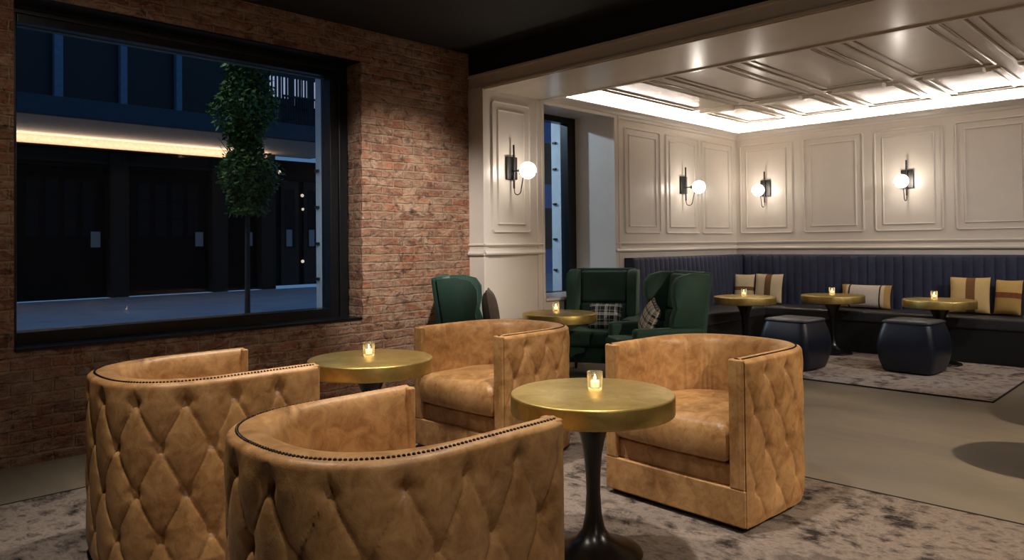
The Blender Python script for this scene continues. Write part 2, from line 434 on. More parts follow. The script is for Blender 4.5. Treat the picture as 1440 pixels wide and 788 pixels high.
# mouldings: profile swept round a rectangle with notched corners, on a wall plane
def panel_path(u0, u1, v0, v1, r):
    pts = []
    for (cu, cv, a0) in ((u1 - r, v1 - r, 0), (u0 + r, v1 - r, 90), (u0 + r, v0 + r, 180), (u1 - r, v0 + r, 270)):
        for k in range(7):
            a = R(a0 + 90 * k / 6); pts.append((cu + r * math.cos(a), cv + r * math.sin(a)))
    return pts
def moulding(mb, u0, u1, v0, v1, fn, r=0.03, w=0.022, d=0.016):
    """fn(u, v, out) -> world point; half-round profile of width w, depth d"""
    path = panel_path(u0, u1, v0, v1, r); n = len(path); P = []
    for i in range(n):
        a = Vector(path[i - 1]); c = Vector(path[(i + 1) % n]); t = (c - a).normalized(); nn = Vector((t.y, -t.x)); p = Vector(path[i])
        ring = []
        for (o, h) in ((-w / 2, 0), (-w / 2, d * 0.45), (-w * 0.28, d), (w * 0.05, d), (w * 0.2, d * 0.5), (w / 2, d * 0.35), (w / 2, 0)):
            q = p + nn * o; ring.append(fn(q.x, q.y, h))
        P.append(ring)
    mb.grid(P, closed_u=True)
def panel(parent, u0, u1, v0, v1, fn, inset=0.085, vin=0.075):
    mb = MB(); moulding(mb, u0, u1, v0, v1, fn); mb.build('panel_moulding', M['cream'], parent)
    mb = MB(); moulding(mb, u0 + inset, u1 - inset, v0 + vin, v1 - vin, fn, r=0.004, w=0.02, d=0.012); mb.build('panel_moulding', M['cream'], parent)
fl = lambda u, v, h: (XL + h, u, v)
fb = lambda u, v, h: (u, YB - h, v)
PZ0, PZ1 = 1.36, 2.53
panel(lw, 4.60, 5.10, PZ0, PZ1 + 0.03, fl, 0.075)
for a, c in ((6.62, 7.32), (7.44, 8.18), (8.26, 9.03)): panel(lw, a, c, PZ0, PZ1, fl)
x = 0.256
for a, c in ((0.256, 0.965), (1.113, 1.83), (1.962, 2.669), (2.80, 3.51), (3.65, 4.36), (4.5, 5.21)): panel(wallb, a, c, PZ0, PZ1, fb)

def run(name, prof, path_fn, length, mat, label=None):
    """straight moulding: prof = list of (out, z)"""
    P = [[path_fn(0, o, z) for o, z in prof], [path_fn(length, o, z) for o, z in prof]]
    mb = MB(); mb.grid(P); return struct(mb.build(name, mat, angle=30), label)
rail_up = [(0, 1.222), (0.012, 1.226), (0.016, 1.234), (0.026, 1.24), (0.026, 1.25), (0.018, 1.256), (0, 1.258)]
rail_lo = [(0, 1.148), (0.03, 1.152), (0.036, 1.166), (0.03, 1.178), (0.02, 1.186), (0.016, 1.2), (0, 1.204)]
k = 2
for prof in (rail_up, rail_lo):
    run('trim_%d' % k, prof, lambda t, o, z: (XL + o, Y1 - 0.012 + t, z), Y2 - Y1 + 0.0, M['cream'], 'cream rail across the jamb panel'); k += 1
    run('trim_%d' % k, prof, lambda t, o, z: (XL + o, YR + t, z), YB - YR, M['cream'], 'cream chair rail on the lounge left wall'); k += 1
    run('trim_%d' % k, prof, lambda t, o, z: (XL + t, YB - o, z), XR - XL, M['cream'], 'cream chair rail on the lounge back wall'); k += 1
    run('trim_%d' % k, prof, lambda t, o, z: (0.0 + t, Y1 - o, z), XL + 0.02, M['cream'], 'cream rail on the narrow pilaster front'); k += 1
# jamb front face, corner beads, window casing
mb = MB(); mb.box(0.0, XL + 0.004, Y1 - 0.012, Y1 + 0.01, 0, BZ0 + 0.02, 0.003); mb.box(XL - 0.004, XL + 0.010, Y1 - 0.014, Y1 + 0.045, 0, BZ0, 0.004)
mb.box(XL - 0.004, XL + 0.014, Y2 - 0.09, Y2 - 0.02, 0, BZ0, 0.006); mb.box(XL - 0.004, XL + 0.022, Y2 - 0.03, Y2 + 0.004, 0, BZ0, 0.006)
struct(mb.build('trim_%d' % k, M['cream']), 'cream pilaster casing beside the brick wall'); k += 1
mb = MB(); mb.box(XL - 0.004, XL + 0.016, YR - 0.004, YR + 0.075, 0.0, 2.66, 0.006); mb.box(XL - 0.004, XL + 0.024, YR + 0.055, YR + 0.085, 0.0, 2.66, 0.006)
struct(mb.build('trim_%d' % k, M['cream']), 'cream casing between side window recess and lounge wall'); k += 1
# crown with cove lip
crown = [(0, 2.612), (0.012, 2.614), (0.018, 2.63), (0.018, 2.645), (0.03, 2.65), (0.045, 2.67), (0.07, 2.685), (0.085, 2.69), (0.085, 2.706), (0.07, 2.708), (0.0, 2.700)]
run('trim_%d' % k, crown, lambda t, o, z: (XL + o, Y2 + t, z), YB - Y2, M['cream'], 'cream crown moulding with light cove on the lounge left wall'); k += 1
run('trim_%d' % k, crown, lambda t, o, z: (XL + t, YB - o, z), XR - XL, M['cream'], 'cream crown moulding with light cove on the lounge back wall'); k += 1
# LED strips lying in the cove
tag(MB().box(XL + 0.012, XL + 0.05, Y2 + 0.05, YB - 0.06, 2.707, 2.713).build('cove_light_strip', M['led'], smooth=False), 'warm white light strip in the crown cove of the left lounge wall', 'light strip', 'cove lights')
tag(MB().box(XL + 0.06, XR - 0.1, YB - 0.05, YB - 0.012, 2.707, 2.713).build('cove_light_strip', M['led'], smooth=False), 'warm white light strip in the crown cove of the back lounge wall', 'light strip', 'cove lights')

# lounge ceiling with framed panels
lc = struct(MB().box(XL - 0.3, XR, Y2 - 0.02, YB + 0.1, LZ, LZ + 0.12).build('ceiling_lounge', M['cream_ceiling'], smooth=False))
fc = lambda u, v, h: (u, v, LZ - h)
cols = [(0.455, 1.04), (1.19, 1.83), (1.97, 2.66), (2.81, 3.50), (3.65, 4.34), (4.48, 5.2), (5.34, 6.05)]
for i, (a, c) in enumerate(cols):
    for (v0, v1) in ((5.42, 7.60), (7.76, 8.93)):
        mb = MB(); moulding(mb, a, c, v0, v1, fc, r=0.012, w=0.034, d=0.016); mb.build('ceiling_moulding', M['cream_ceiling'], lc)
        mb = MB(); moulding(mb, a + 0.085, c - 0.085, v0 + 0.085, v1 - 0.085, fc, r=0.006, w=0.03, d=0.013); mb.build('ceiling_moulding', M['cream_ceiling'], lc)
    MB().box(a + 0.10, c - 0.10, 7.60, 7.72, LZ - 0.05, LZ + 0.001, 0.008).build('ceiling_crossbar', M['cream_ceiling'], lc)

# side window in the recess
w2 = struct(empty('window_2', (0, 0, 0)))
mb = MB()
sy0, sy1, sz0, sz1 = Y2 - 0.02, 6.30, 0.72, 2.60
mb.box(GX, -0.35, sy1, YR + 0.01, 0.66, 2.70, 0.006); mb.box(GX, -0.35, sy0, sy1, sz1, 2.70, 0.006); mb.box(GX, -0.35, sy0, sy1, 0.66, sz0, 0.006)
mb.box(GX, -0.35, sy0 - 0.05, sy0 + 0.12, 0.66, 2.70, 0.006)
mb.build('window_frame', M['frame'], w2)
MB().box(-0.42, -0.415, sy0, sy1, sz0, sz1).build('window_pane', M['glass'], w2, smooth=False)
MB().box(-0.60, GX, sy1 + 0.0, sy1 + 0.08, 0.6, 2.72, 0.004).build('outer_jamb', M['stone'], w2)
MB().box(-0.36, XL + 0.03, Y2 + 0.005, YR - 0.004, 0.69, 0.715, 0.005).build('window_sill', M['cream'], w2)
for z in (0.95, 1.3, 1.7, 2.1, 2.4):
    MB().box(-0.57, -0.52, sy1 - 0.02, sy1 + 0.001, z - 0.012, z + 0.012, 0.003).build('hinge_pin', M['black_metal'], w2)

# ------------------------------------------------------------------ rugs
def rug(name, x0, x1, y0, y1, mat, label):
    e = empty(name, ((x0 + x1) / 2, (y0 + y1) / 2, 0)); hx, hy = (x1 - x0) / 2, (y1 - y0) / 2
    mb = MB(); n = 40; P = []
    mb.box(-hx, hx, -hy, hy, 0.001, 0.010, 0.003); mb.build('pile', mat, e)
    mb = MB()
    for (a, c, d, f) in ((-hx - .012, hx + .012, -hy - .012, -hy), (-hx - .012, hx + .012, hy, hy + .012), (-hx - .012, -hx, -hy, hy), (hx, hx + .012, -hy, hy)):
        mb.box(a, c, d, f, 0.0005, 0.012, 0.003)
    mb.build('edge_binding', M['rug_edge'], e)
    return tag(e, label, 'rug')
rug('area_rug', 0.73, 5.6, -1.6, 3.82, M['rug_a'], 'large distressed grey and black rug under the tan leather chairs')
rug('area_rug', 0.92, 3.64, 6.56, 8.46, M['rug_b'], 'faded taupe rug with dark edge under the two dark ottomans')

# ------------------------------------------------------------------ tan leather barrel chairs
def make_barrel(label):
    root = empty('barrel_armchair', (0, 0, 0)); tag(root, label, 'armchair', 'tan leather barrel chairs around the brass tables')
    a, yf, yc, bb, nexp = 0.385, -0.345, 0.02, 0.385, 2.45
    # plan outline as dense polyline from the front left going round the back to the front right
    raw = []
    for i in range(60): raw.append(Vector((-a, yf + (yc - yf) * i / 60)))
    for i in range(241):
        t = PI - PI * i / 240; c, s = math.cos(t), math.sin(t)
        raw.append(Vector((a * math.copysign(abs(c) ** (2 / nexp), c), yc + bb * abs(s) ** (2 / nexp))))
    for i in range(1, 61): raw.append(Vector((a, yc + (yf - yc) * i / 60)))
    L = [0.0]
    for i in range(1, len(raw)): L.append(L[-1] + (raw[i] - raw[i - 1]).length)
    T = L[-1]
    def at(s):
        s = min(max(s, 0), T); lo, hi = 0, len(L) - 1
        while hi - lo > 1:
            md = (lo + hi) // 2
            if L[md] <= s: lo = md
            else: hi = md
        f = (s - L[lo]) / max(1e-9, L[hi] - L[lo]); return raw[lo].lerp(raw[hi], f)
    def nrm(s):
        t = at(s + 0.012) - at(s - 0.012); t.normalize(); return Vector((-t.y, t.x))
    ND = 11; wd = T / ND; hd = 0.334; zt, zb = 0.662, 0.07; ZT = 0.718
    def puff(s, z):
        u = s / wd; v = (zt - z) / hd
        if v < 0: uu, vv = u, 0.0
        else: uu, vv = u, v
        p, q = uu + vv, uu - vv
        sa, sb = abs(math.sin(PI * p)), abs(math.sin(PI * q))
        h = 0.013 * (sa * sb) ** 0.45 - 0.0050 * (math.exp(-(sa / 0.075) ** 2) + math.exp(-(sb / 0.075) ** 2))
        r2 = 9
        for (bu, bv) in ((round(u), round(v)), (round(u - .5) + .5, round(v - .5) + .5)):
            if bv < 0: continue
            r2 = min(r2, ((u - bu) * wd) ** 2 + ((v - bv) * hd) ** 2)
        h -= 0.017 * math.exp(-r2 / 0.00062)
        if v < 0:
            k = min(1, (z - zt) / 0.06); h = h * (1 - k) + 0.006 * k
        if z < 0.06: h *= max(0.2, (z - 0.02) / 0.04)
        e = min(s, T - s); h *= min(1, e / 0.03)
        return h
    NS = 300; P = []
    zs = [0.022 + (ZT - 0.022) * i / 92 for i in range(93)]
    for i in range(NS + 1):
        s = T * i / NS; p = at(s); n = nrm(s); rowp = []
        for z in zs:
            q = p + n * puff(s, z); rowp.append((q.x, q.y, z))
        for kk in range(1, 5):
            an = R(90 * kk / 4); o = puff(s, ZT) * (1 - kk / 4) - 0.020 * (1 - math.cos(an)); q = p + n * o
            rowp.append((q.x, q.y, ZT + 0.016 * math.sin(an)))
        P.append(rowp)
    mb = MB(); mb.grid(P); mb.build('outer_shell', M['leather'], root, angle=75)
    # nail heads along the outer top edge
    mb = MB(); sN = 0.012
    while sN < T - 0.008:
        q = at(sN) + nrm(sN) * -0.021
        mb.lathe([(0.0052, -0.001), (0.0046, 0.0026), (0.0024, 0.0042), (0.0003, 0.0047)], 7, (q.x, q.y, ZT + 0.0165), cap=False); sN += 0.0135
    mb.build('nailhead_trim', M['bronze'], root)['kind'] = 'stuff'
    def thick(sv):
        t = min(1, max(0, (abs(sv - T / 2) / (T / 2) - 0.30) / 0.40)); return 1.06 - 0.54 * t * t * (3 - 2 * t)
    # inner lining: rolled top and inner wall, with soft pleats in the back
    TH = 0.118; P = []
    prof = [(0.020, ZT + 0.0155), (0.03, ZT + 0.020), (0.05, ZT + 0.0225), (0.07, ZT + 0.020), (0.090, ZT + 0.010), (0.104, ZT - 0.006), (0.112, ZT - 0.03)]
    prof += [(0.114 + 0.012 * i / 12, ZT - 0.03 - 0.40 * i / 12) for i in range(1, 13)]
    for i in range(NS + 1):
        s = T * i / NS; p = at(s); n = nrm(s); rowp = []
        cc = abs(s - T / 2) / (T / 2); kt = thick(s)
        for (o, z) in prof:
            o = 0.020 + (o - 0.020) * kt
            pl = 0.0
            if cc < 0.42 and z < ZT - 0.03:
                d = (ZT - 0.03 - z) / 0.40; pl = 0.006 * d * math.sin(s * 2 * PI / 0.052 + 1.5 * math.sin(s * 17)) * (1 - (cc / 0.42) ** 4)
            if z < ZT - 0.03: pl -= 0.007 * math.exp(-((cc - 0.45) / 0.012) ** 2)
            q = p - n * (o - pl); rowp.append((q.x, q.y, z))
        P.append(rowp)
    mb = MB(); mb.grid(P, flip=True); mb.build('inner_lining', M['leather'], root, angle=75)
    # arm facings
    for sx in (-1, 1):
        mb = MB(); x0, x1 = sorted((sx * (a - 0.004), sx * (a - 0.075)))
        mb.box(x0, x1, yf - 0.012, yf + 0.02, 0.18, ZT + 0.017, 0.008, 3)
        e1 = sx * (a - 0.006); e2 = sx * (a - 0.030)
        mb.tube([(e2, yf - 0.010, 0.19), (e2, yf - 0.010, ZT + 0.004)], 0.0042, 6)
        mb.build('arm_facing', M['leather'], root)
    # lower front panel, front rail, deck
    mb = MB(); mb.box(-a + 0.002, a - 0.002, yf - 0.012, yf + 0.03, 0.022, 0.182, 0.008, 3)
    mb.build('front_panel', M['leather'], root)
    mb = MB(); mb.box(-a + 0.07, a - 0.07, yf + 0.012, yf + 0.05, 0.178, 0.275, 0.010, 3); mb.build('front_rail', M['leather'], root)
    # seat cushion: D-shaped, crowned
    def inner(sv):
        return at(sv) - nrm(sv) * (0.020 + 0.112 * thick(sv))
    C = []
    i0, i1 = 22, NS - 22
    outl = [inner(T * i / NS) for i in range(i0, i1 + 1)]
    xw = a - 0.080
    outl = [Vector((-xw, yf - 0.028))] + [Vector((-xw, yf + 0.05))] + [q for q in outl if q.y > yf + 0.06] + [Vector((xw, yf + 0.05)), Vector((xw, yf - 0.028))]
    nfront = 14
    for i in range(1, nfront): outl.append(Vector((xw - 2 * xw * i / nfront, yf - 0.028 - 0.012 * math.sin(PI * i / nfront))))
    cen = Vector((0, 0.0)); rings = []
    zc0, zc1 = 0.285, 0.447
    for (k_, z) in ((0.0, zc0), (0.93, zc0), (0.985, zc0 + 0.012), (1.0, zc0 + 0.035), (1.012, (zc0 + zc1) / 2), (1.004, zc1 - 0.045), (0.985, zc1 - 0.018), (0.94, zc1 + 0.002), (0.85, zc1 + 0.016), (0.65, zc1 + 0.026), (0.35, zc1 + 0.034), (0.0, zc1 + 0.037)):
        kk = max(k_, 0.001); rings.append([((cen + (q - cen) * kk).x, (cen + (q - cen) * kk).y, z) for q in outl])
    mb = MB(); mb.grid(rings, closed_v=True); 
    mb.build('seat_cushion', M['leather'], root, angle=70)
    # black swivel plinth
    ro = [at(T * i / 80) - nrm(T * i / 80) * 0.03 for i in range(81)]
    ro[0].y = yf + 0.02; ro[-1].y = yf + 0.02
    mb = MB(); mb.grid([[(q.x, q.y, z) for q in ro] for z in (0.0, 0.03)], closed_v=True)
    o = len(mb.v); nn = len(ro); mb.f.append(tuple(range(nn))); mb.mi.append(0); mb.f.append(tuple(range(nn, 2 * nn))); mb.mi.append(0)
    mb.build('plinth', M['base_black'], root)
    return root
bc = make_barrel('tan leather barrel chair facing us, right of the nearest brass table')
bc.location = (3.14, 3.268, 0.0115); bc.rotation_euler = (0, 0, R(-3))
dup(bc, (1.765, 3.14, 0.0115), R(1), 'tan leather barrel chair facing us, in front of the brick wall and green chair')
dup(bc, (3.235, 1.25, 0.0115), R(180), 'nearest tan leather barrel chair, tufted back to us, cut by the bottom edge')
dup(bc, (1.835, 1.29, 0.0115), R(179), 'tan leather barrel chair with tufted back to us, leftmost, below the street window')

# ------------------------------------------------------------------ brass pedestal tables
def make_table(label):
    root = empty('pedestal_table', (0, 0, 0)); tag(root, label, 'table', 'round brass pedestal tables')
    r, h, t = 0.328, 0.64, 0.078
    mb = MB(); mb.lathe([(0.0005, h - t), (r - 0.006, h - t), (r - 0.001, h - t + 0.003), (r, h - t + 0.008), (r, h - 0.008), (r - 0.002, h - 0.002), (r - 0.007, h), (0.0005, h)], 72, cap=False)
    mb.build('tabletop', M['brass'], root, angle=50)
    prof = [(0.0005, 0.0), (0.19, 0.0), (0.195, 0.005), (0.19, 0.012), (0.16, 0.022), (0.11, 0.038), (0.07, 0.062), (0.045, 0.10), (0.033, 0.16), (0.028, 0.24), (0.030, 0.32), (0.037, 0.40), (0.052, 0.47), (0.075, 0.52), (0.095, 0.55), (0.104, h - t), (0.0005, h - t)]
    mb = MB(); mb.lathe(prof, 40, cap=False); mb.build('pedestal', M['black_gloss'], root, angle=60)
    return root
tb = make_table('brass table nearest to us with black tulip pedestal, between the two right leather chairs')
tb.location = (3.148, 2.32, 0.011)
dup(tb, (1.70, 2.25, 0.011), 0.3, 'brass pedestal table in front of the brick wall, between the two left leather chairs')
dup(tb, (0.734, 4.885, 0), 0.8, 'brass pedestal table among the green wing chairs')
dup(tb, (1.15, 7.48, 0.011), 1.3, 'brass pedestal table in the banquette corner, leftmost of the three by the sofa')
dup(tb, (1.80, 8.24, 0.011), 2.1, 'brass pedestal table in front of the banquette, middle of the three by the sofa')
dup(tb, (2.86, 8.20, 0.011), 2.9, 'brass pedestal table behind the right ottoman')
dup(tb, (4.62, 4.85, 0), 0.1, 'brass pedestal table beyond the right edge, its round shadow on the concrete floor')
dup(tb, (4.56, 5.85, 0), 0.4, 'brass pedestal table beyond the right edge, farther into the lounge')

def make_votive(label):
    root = empty('votive_candle', (0, 0, 0)); tag(root, label, 'candle', 'votive candles on the brass tables')
    mb = MB(); mb.lathe([(0.0005, 0.0), (0.027, 0.0), (0.0295, 0.004), (0.031, 0.03), (0.032, 0.072), (0.0315, 0.074), (0.030, 0.072), (0.029, 0.03), (0.027, 0.012), (0.0005, 0.012)], 28, cap=False)
    mb.build('glass_cup', M['cup'], root)
    mb = MB(); mb.lathe([(0.0005, 0.012), (0.024, 0.012), (0.0245, 0.034), (0.022, 0.036), (0.0005, 0.035)], 24, cap=False); mb.build('wax', M['wax'], root)
    mb = MB(); mb.lathe([(0.0005, 0.038), (0.004, 0.043), (0.005, 0.048), (0.003, 0.056), (0.0003, 0.064)], 12, cap=False); mb.build('flame', M['flame'], root)
    return root
tz = 0.651
vc = make_votive('votive candle in clear glass on the nearest brass table'); vc.location = (3.122, 2.372, tz)
dup(vc, (1.64, 2.28, tz), 0, 'votive candle in clear glass on the brass table before the brick wall')
dup(vc, (0.585, 5.01, 0.64), 0, 'votive candle in clear glass on the table among the green chairs')
dup(vc, (1.07, 7.62, tz), 0, 'votive candle in clear glass on the table in the banquette corner')
dup(vc, (1.74, 8.38, tz), 0, 'votive candle in clear glass on the middle table by the banquette')
dup(vc, (2.775, 8.36, tz), 0, 'votive candle in clear glass on the table behind the right ottoman')

# ------------------------------------------------------------------ green wing chairs
def make_wing(label):
    root = empty('wing_chair', (0, 0, 0)); tag(root, label, 'armchair', 'emerald green wing chairs round the small table')
    # back: two stacked cushions on a shell; faces -y
    tilt = Matrix.Rotation(R(-7), 4, 'X')
    mb = MB(); mb.box(-0.30, 0.30, -0.045, 0.045, 0.0, 0.74, 0.022, 3, rot=tilt, at=(0, 0.27, 0.265)); mb.build('backrest', M['green'], root)
    mb = MB(); mb.box(-0.235, 0.235, -0.05, 0.03, 0.40, 0.715, 0.03, 4, rot=tilt, at=(0, 0.215, 0.265)); mb.build('back_cushion', M['green'], root)
    mb = MB(); mb.box(-0.235, 0.235, -0.06, 0.03, 0.17, 0.395, 0.03, 4, rot=tilt, at=(0, 0.215, 0.265)); mb.build('back_cushion', M['green'], root)
    for sx in (-1, 1):
        # wing: outline in the y-z plane with a swept front edge, thick, flared outward
        prof = [(0.36, 0.985), (0.20, 0.995), (0.09, 0.965), (0.045, 0.90), (0.04, 0.80), (0.06, 0.70), (0.03, 0.62), (0.02, 0.552), (0.30, 0.552)]
        mb = MB(); n = len(prof); rings = []
        for (o, k_) in ((0.0, 0.93), (0.012, 0.985), (0.035, 1.0), (0.062, 1.0), (0.082, 0.985), (0.09, 0.93)):
            cy = sum(p[0] for p in prof) / n; cz = sum(p[1] for p in prof) / n
            rings.append([(sx * (0.248 + o + 0.10 * max(0, 0.22 - (cy + (p[0] - cy) * k_)) * max(0, p[1] - 0.6)), cy + (p[0] - cy) * k_, cz + (p[1] - cz) * k_) for p in prof])
        mb.grid(rings, closed_v=True)
        o0 = len(mb.v) - 6 * n; mb.f.append(tuple(range(o0, o0 + n))); mb.mi.append(0); mb.f.append(tuple(range(o0 + 5 * n, o0 + 6 * n))); mb.mi.append(0)
        ob = mb.build('wing', M['green'], root, angle=60)
        mb = MB(); x0, x1 = sorted((sx * 0.245, sx * 0.345)); mb.box(x0, x1, -0.30, 0.30, 0.15, 0.552, 0.03, 4); mb.build('arm', M['green'], root)
    mb = MB(); mb.box(-0.243, 0.243, -0.36, 0.20, 0.30, 0.445, 0.04, 4); mb.build('seat_cushion', M['green'], root)
    mb = MB(); mb.box(-0.245, 0.245, -0.32, 0.24, 0.15, 0.298, 0.012, 2); mb.build('seat_base', M['green'], root)
    for sx in (-1, 1):
        for y in (-0.27, 0.26):
            mb = MB(); mb.tube([(sx * 0.30, y, 0.0), (sx * 0.29, y, 0.155)], [0.012, 0.02], 10); mb.build('leg', M['black_metal'], root)
    return root
def face(dx, dy): return math.atan2(dx, -dy)      # rotation that turns -y into (dx, dy)
wc = make_wing('green velvet wing chair facing us in front of the side window')
wc.location = (0.64, 5.58, 0); wc.rotation_euler = (0, 0, face(0.45, -0.89))
dup(wc, (1.44, 5.30, 0), face(-0.55, -0.83), 'green velvet wing chair turned left, in front of the navy banquette')
dup(wc, (0.64, 4.08, 0), face(0.72, 0.69), 'green velvet wing chair against the brick wall, dark side to us')

# ------------------------------------------------------------------ pillows
def pillow_mesh(w, h, t, mat, edge, n=18):
    mb = MB()
    for sgn in (-1, 1):
        P = []
        for i in range(n + 1):
            u = -1 + 2 * i / n; rowp = []
            for j in range(n + 1):
                v = -1 + 2 * j / n
                k_ = ((1 - abs(u) ** 2.6) * (1 - abs(v) ** 2.6)) ** 0.5
                sh = 1 - 0.05 * (1 - v * v) * abs(u) ** 3; sv = 1 - 0.05 * (1 - u * u) * abs(v) ** 3
                rowp.append((u * w / 2 * sh, sgn * (0.006 + k_ * t / 2), v * h / 2 * sv))
            P.append(rowp)
        mb.grid(P, m=0, flip=sgn > 0)
    rim = []
    for i in range(n): rim.append(-1 + 2 * i / n)
    loop = [(u, -1) for u in rim] + [(1, v) for v in rim] + [(-u, 1) for u in rim] + [(-1, -v) for v in rim]
    pts = [(u * w / 2 * (1 - 0.05 * (1 - v * v) * abs(u) ** 3), 0, v * h / 2 * (1 - 0.05 * (1 - u * u) * abs(v) ** 3)) for u, v in loop]
    return mb, pts
def pillow(label, w, h, t, mat, loc, rz, tilt=-12, roll=0, group='throw pillows on the navy banquette', edge=None):
    mb, pts = pillow_mesh(w, h, t, mat, edge)
    o = mb.build('throw_pillow', mat, None, angle=80)
    o.rotation_euler = (R(tilt), R(roll), rz); o.location = loc
    tag(o, label, 'pillow', group)
    e = MB().tube(pts, 0.008, 6, closed=True).build('piping', edge or M['dark_cloth'], o)
    return o
cream = srgb(206, 190, 158); tan = srgb(176, 140, 84); brown = srgb(104, 66, 26); white = srgb(204, 196, 186); dk = srgb(40, 26, 22)
m1 = stripes('cream_pillow_brown_cross_band', 2, 0.16, [(0.0, cream), (0.38, brown), (0.53, cream), (0.99, cream)])
m2 = stripes('cream_pillow_brown_band', 0, 0.2, [(0.0, cream), (0.42, brown), (0.62, cream), (0.99, cream)])
m3 = stripes('lumbar_pillow_striped_ends', 0, 0.29, [(0.0, tan), (0.13, cream), (0.18, dk), (0.215, white), (0.77, dk), (0.80, cream), (0.86, tan)])
m4 = stripes('sand_pillow_brown_band', 0, 0.19, [(0.0, srgb(200, 170, 116)), (0.42, brown), (0.64, srgb(200, 170, 116)), (0.99, tan)])
m5 = stripes('tan_pillow_rust_cross_band', 2, 0.17, [(0.0, srgb(168, 134, 72)), (0.45, srgb(112, 46, 18)), (0.62, srgb(190, 156, 92)), (0.99, tan)])
sz = 0.475
pillow('cream pillow with brown cross band, at the left behind the corner table', 0.26, 0.36, 0.12, m1, (0.475, 8.79, sz + 0.18), R(12), edge=M['dark_cloth'])
pillow('cream pillow with upright brown band, beside the corner table', 0.36, 0.37, 0.12, m2, (0.787, 8.82, sz + 0.185), R(2))
pillow('long white lumbar pillow with striped ends, behind the middle sofa table', 0.56, 0.27, 0.13, m3, (1.93, 8.88, sz + 0.13), R(-2))
pillow('sand pillow with upright brown band, right of the table behind the right ottoman', 0.37, 0.38, 0.13, m4, (2.98, 8.85, sz + 0.19), R(4))
pillow('tan pillow with rust cross band at the right end of the sofa', 0.25, 0.36, 0.12, m5, (3.32, 8.86, sz + 0.18), R(-10))
fr = face(0.45, -0.89)
pillow('dark plaid pillow on the green chair by the side window', 0.30, 0.25, 0.11, M['plaid_dark'], (0.73, 5.55, 0.555), fr, tilt=-20, group='small pillows on the green chairs', edge=M['plaid_dark'])
pillow('black and cream checked pillow on the green chair before the banquette', 0.32, 0.30, 0.11, M['plaid_light'], (1.40, 5.29, 0.59), face(-0.55, -0.83) - R(14), tilt=-24, roll=14, group='small pillows on the green chairs', edge=M['plaid_light'])
pillow('taupe pillow standing in the green chair beside the brick wall', 0.34, 0.42, 0.12, M['taupe'], (0.69, 4.10, 0.675), face(0.72, 0.69), tilt=-8, group='small pillows on the green chairs', edge=M['taupe'])

# ------------------------------------------------------------------ navy banquette
def channels(length, z0, z1, t, pitch=0.095):
    """upright channel-tufted back: front face waves along u"""
    n = int(length / pitch) ; pitch = length / n; P = []
    zz = [z0, z0 + 0.02] + [z0 + 0.02 + (z1 - z0 - 0.05) * i / 8 for i in range(1, 9)]
    N = n * 8
    for i in range(N + 1):
        u = length * i / N; w = abs(math.sin(PI * u / pitch)); rowp = [(u, 0.0, z0)]
        for z in zz: rowp.append((u, t - 0.016 + 0.016 * w ** 0.5 - 0.03 * (z - z0) / (z1 - z0), z))
        for a in (25, 55, 90): rowp.append((u, (t - 0.046 + 0.010 * w ** 0.5) - 0.03 * (1 - math.cos(R(a))), z1 - 0.03 + 0.03 * math.sin(R(a))))
        rowp.append((u, 0.0, z1 - 0.002))
        P.append(rowp)
    mb = MB(); mb.grid(P)
    k_ = len(P[0]); o = 0; mb.f.append(tuple(range(k_))); mb.mi.append(0); e = len(mb.v) - k_; mb.f.append(tuple(range(e, e + k_))); mb.mi.append(0)
    return mb
bq = empty('banquette', (0.9, 8.5, 0)); tag(bq, 'navy channel-tufted corner banquette with black leather seat along the lounge walls', 'banquette')
BX1 = 6.0; SBX, SBY = 0.90, 8.50
def place(mb, fn):
    mb.v = [fn(*p) for p in mb.v]; return mb
OFF = Vector((0.9, 8.5, 0))
def loc(p): return (p[0] - OFF.x, p[1] - OFF.y, p[2])
TB = 0.17
place(channels(YB - 6.60 - 0.02, 0.44, 1.085, TB), lambda u, d, z: loc((XL + 0.004 + d, 6.60 + u, z))).build('backrest', M['navy'], bq, angle=50)
for (a, c) in ((XL + TB + 0.0, 2.285), (2.29, 4.25), (4.255, BX1)):
    place(channels(c - a, 0.44, 1.085, TB), lambda u, d, z: loc((a + u, YB - 0.004 - d, z))).build('backrest', M['navy'], bq, angle=50)
mb = MB(); mb.box(XL + TB - 0.03 - OFF.x, SBX - OFF.x, 6.60 - OFF.y, SBY + 0.001 - OFF.y, 0.34, 0.465, 0.03, 4); mb.build('seat', M['black_leather'], bq)
mb = MB(); mb.box(XL + TB - 0.03 - OFF.x, BX1 - OFF.x, SBY - OFF.y, YB - TB + 0.03 - OFF.y, 0.34, 0.465, 0.03, 4); mb.build('seat', M['black_leather'], bq)
mb = MB(); mb.box(XL + 0.01 - OFF.x, SBX - 0.02 - OFF.x, 6.61 - OFF.y, SBY - OFF.y, 0.001, 0.345, 0.006); mb.box(XL + 0.01 - OFF.x, BX1 - OFF.x, SBY + 0.02 - OFF.y, YB - 0.01 - OFF.y, 0.001, 0.345, 0.006)
mb.build('base', M['base_black'], bq)

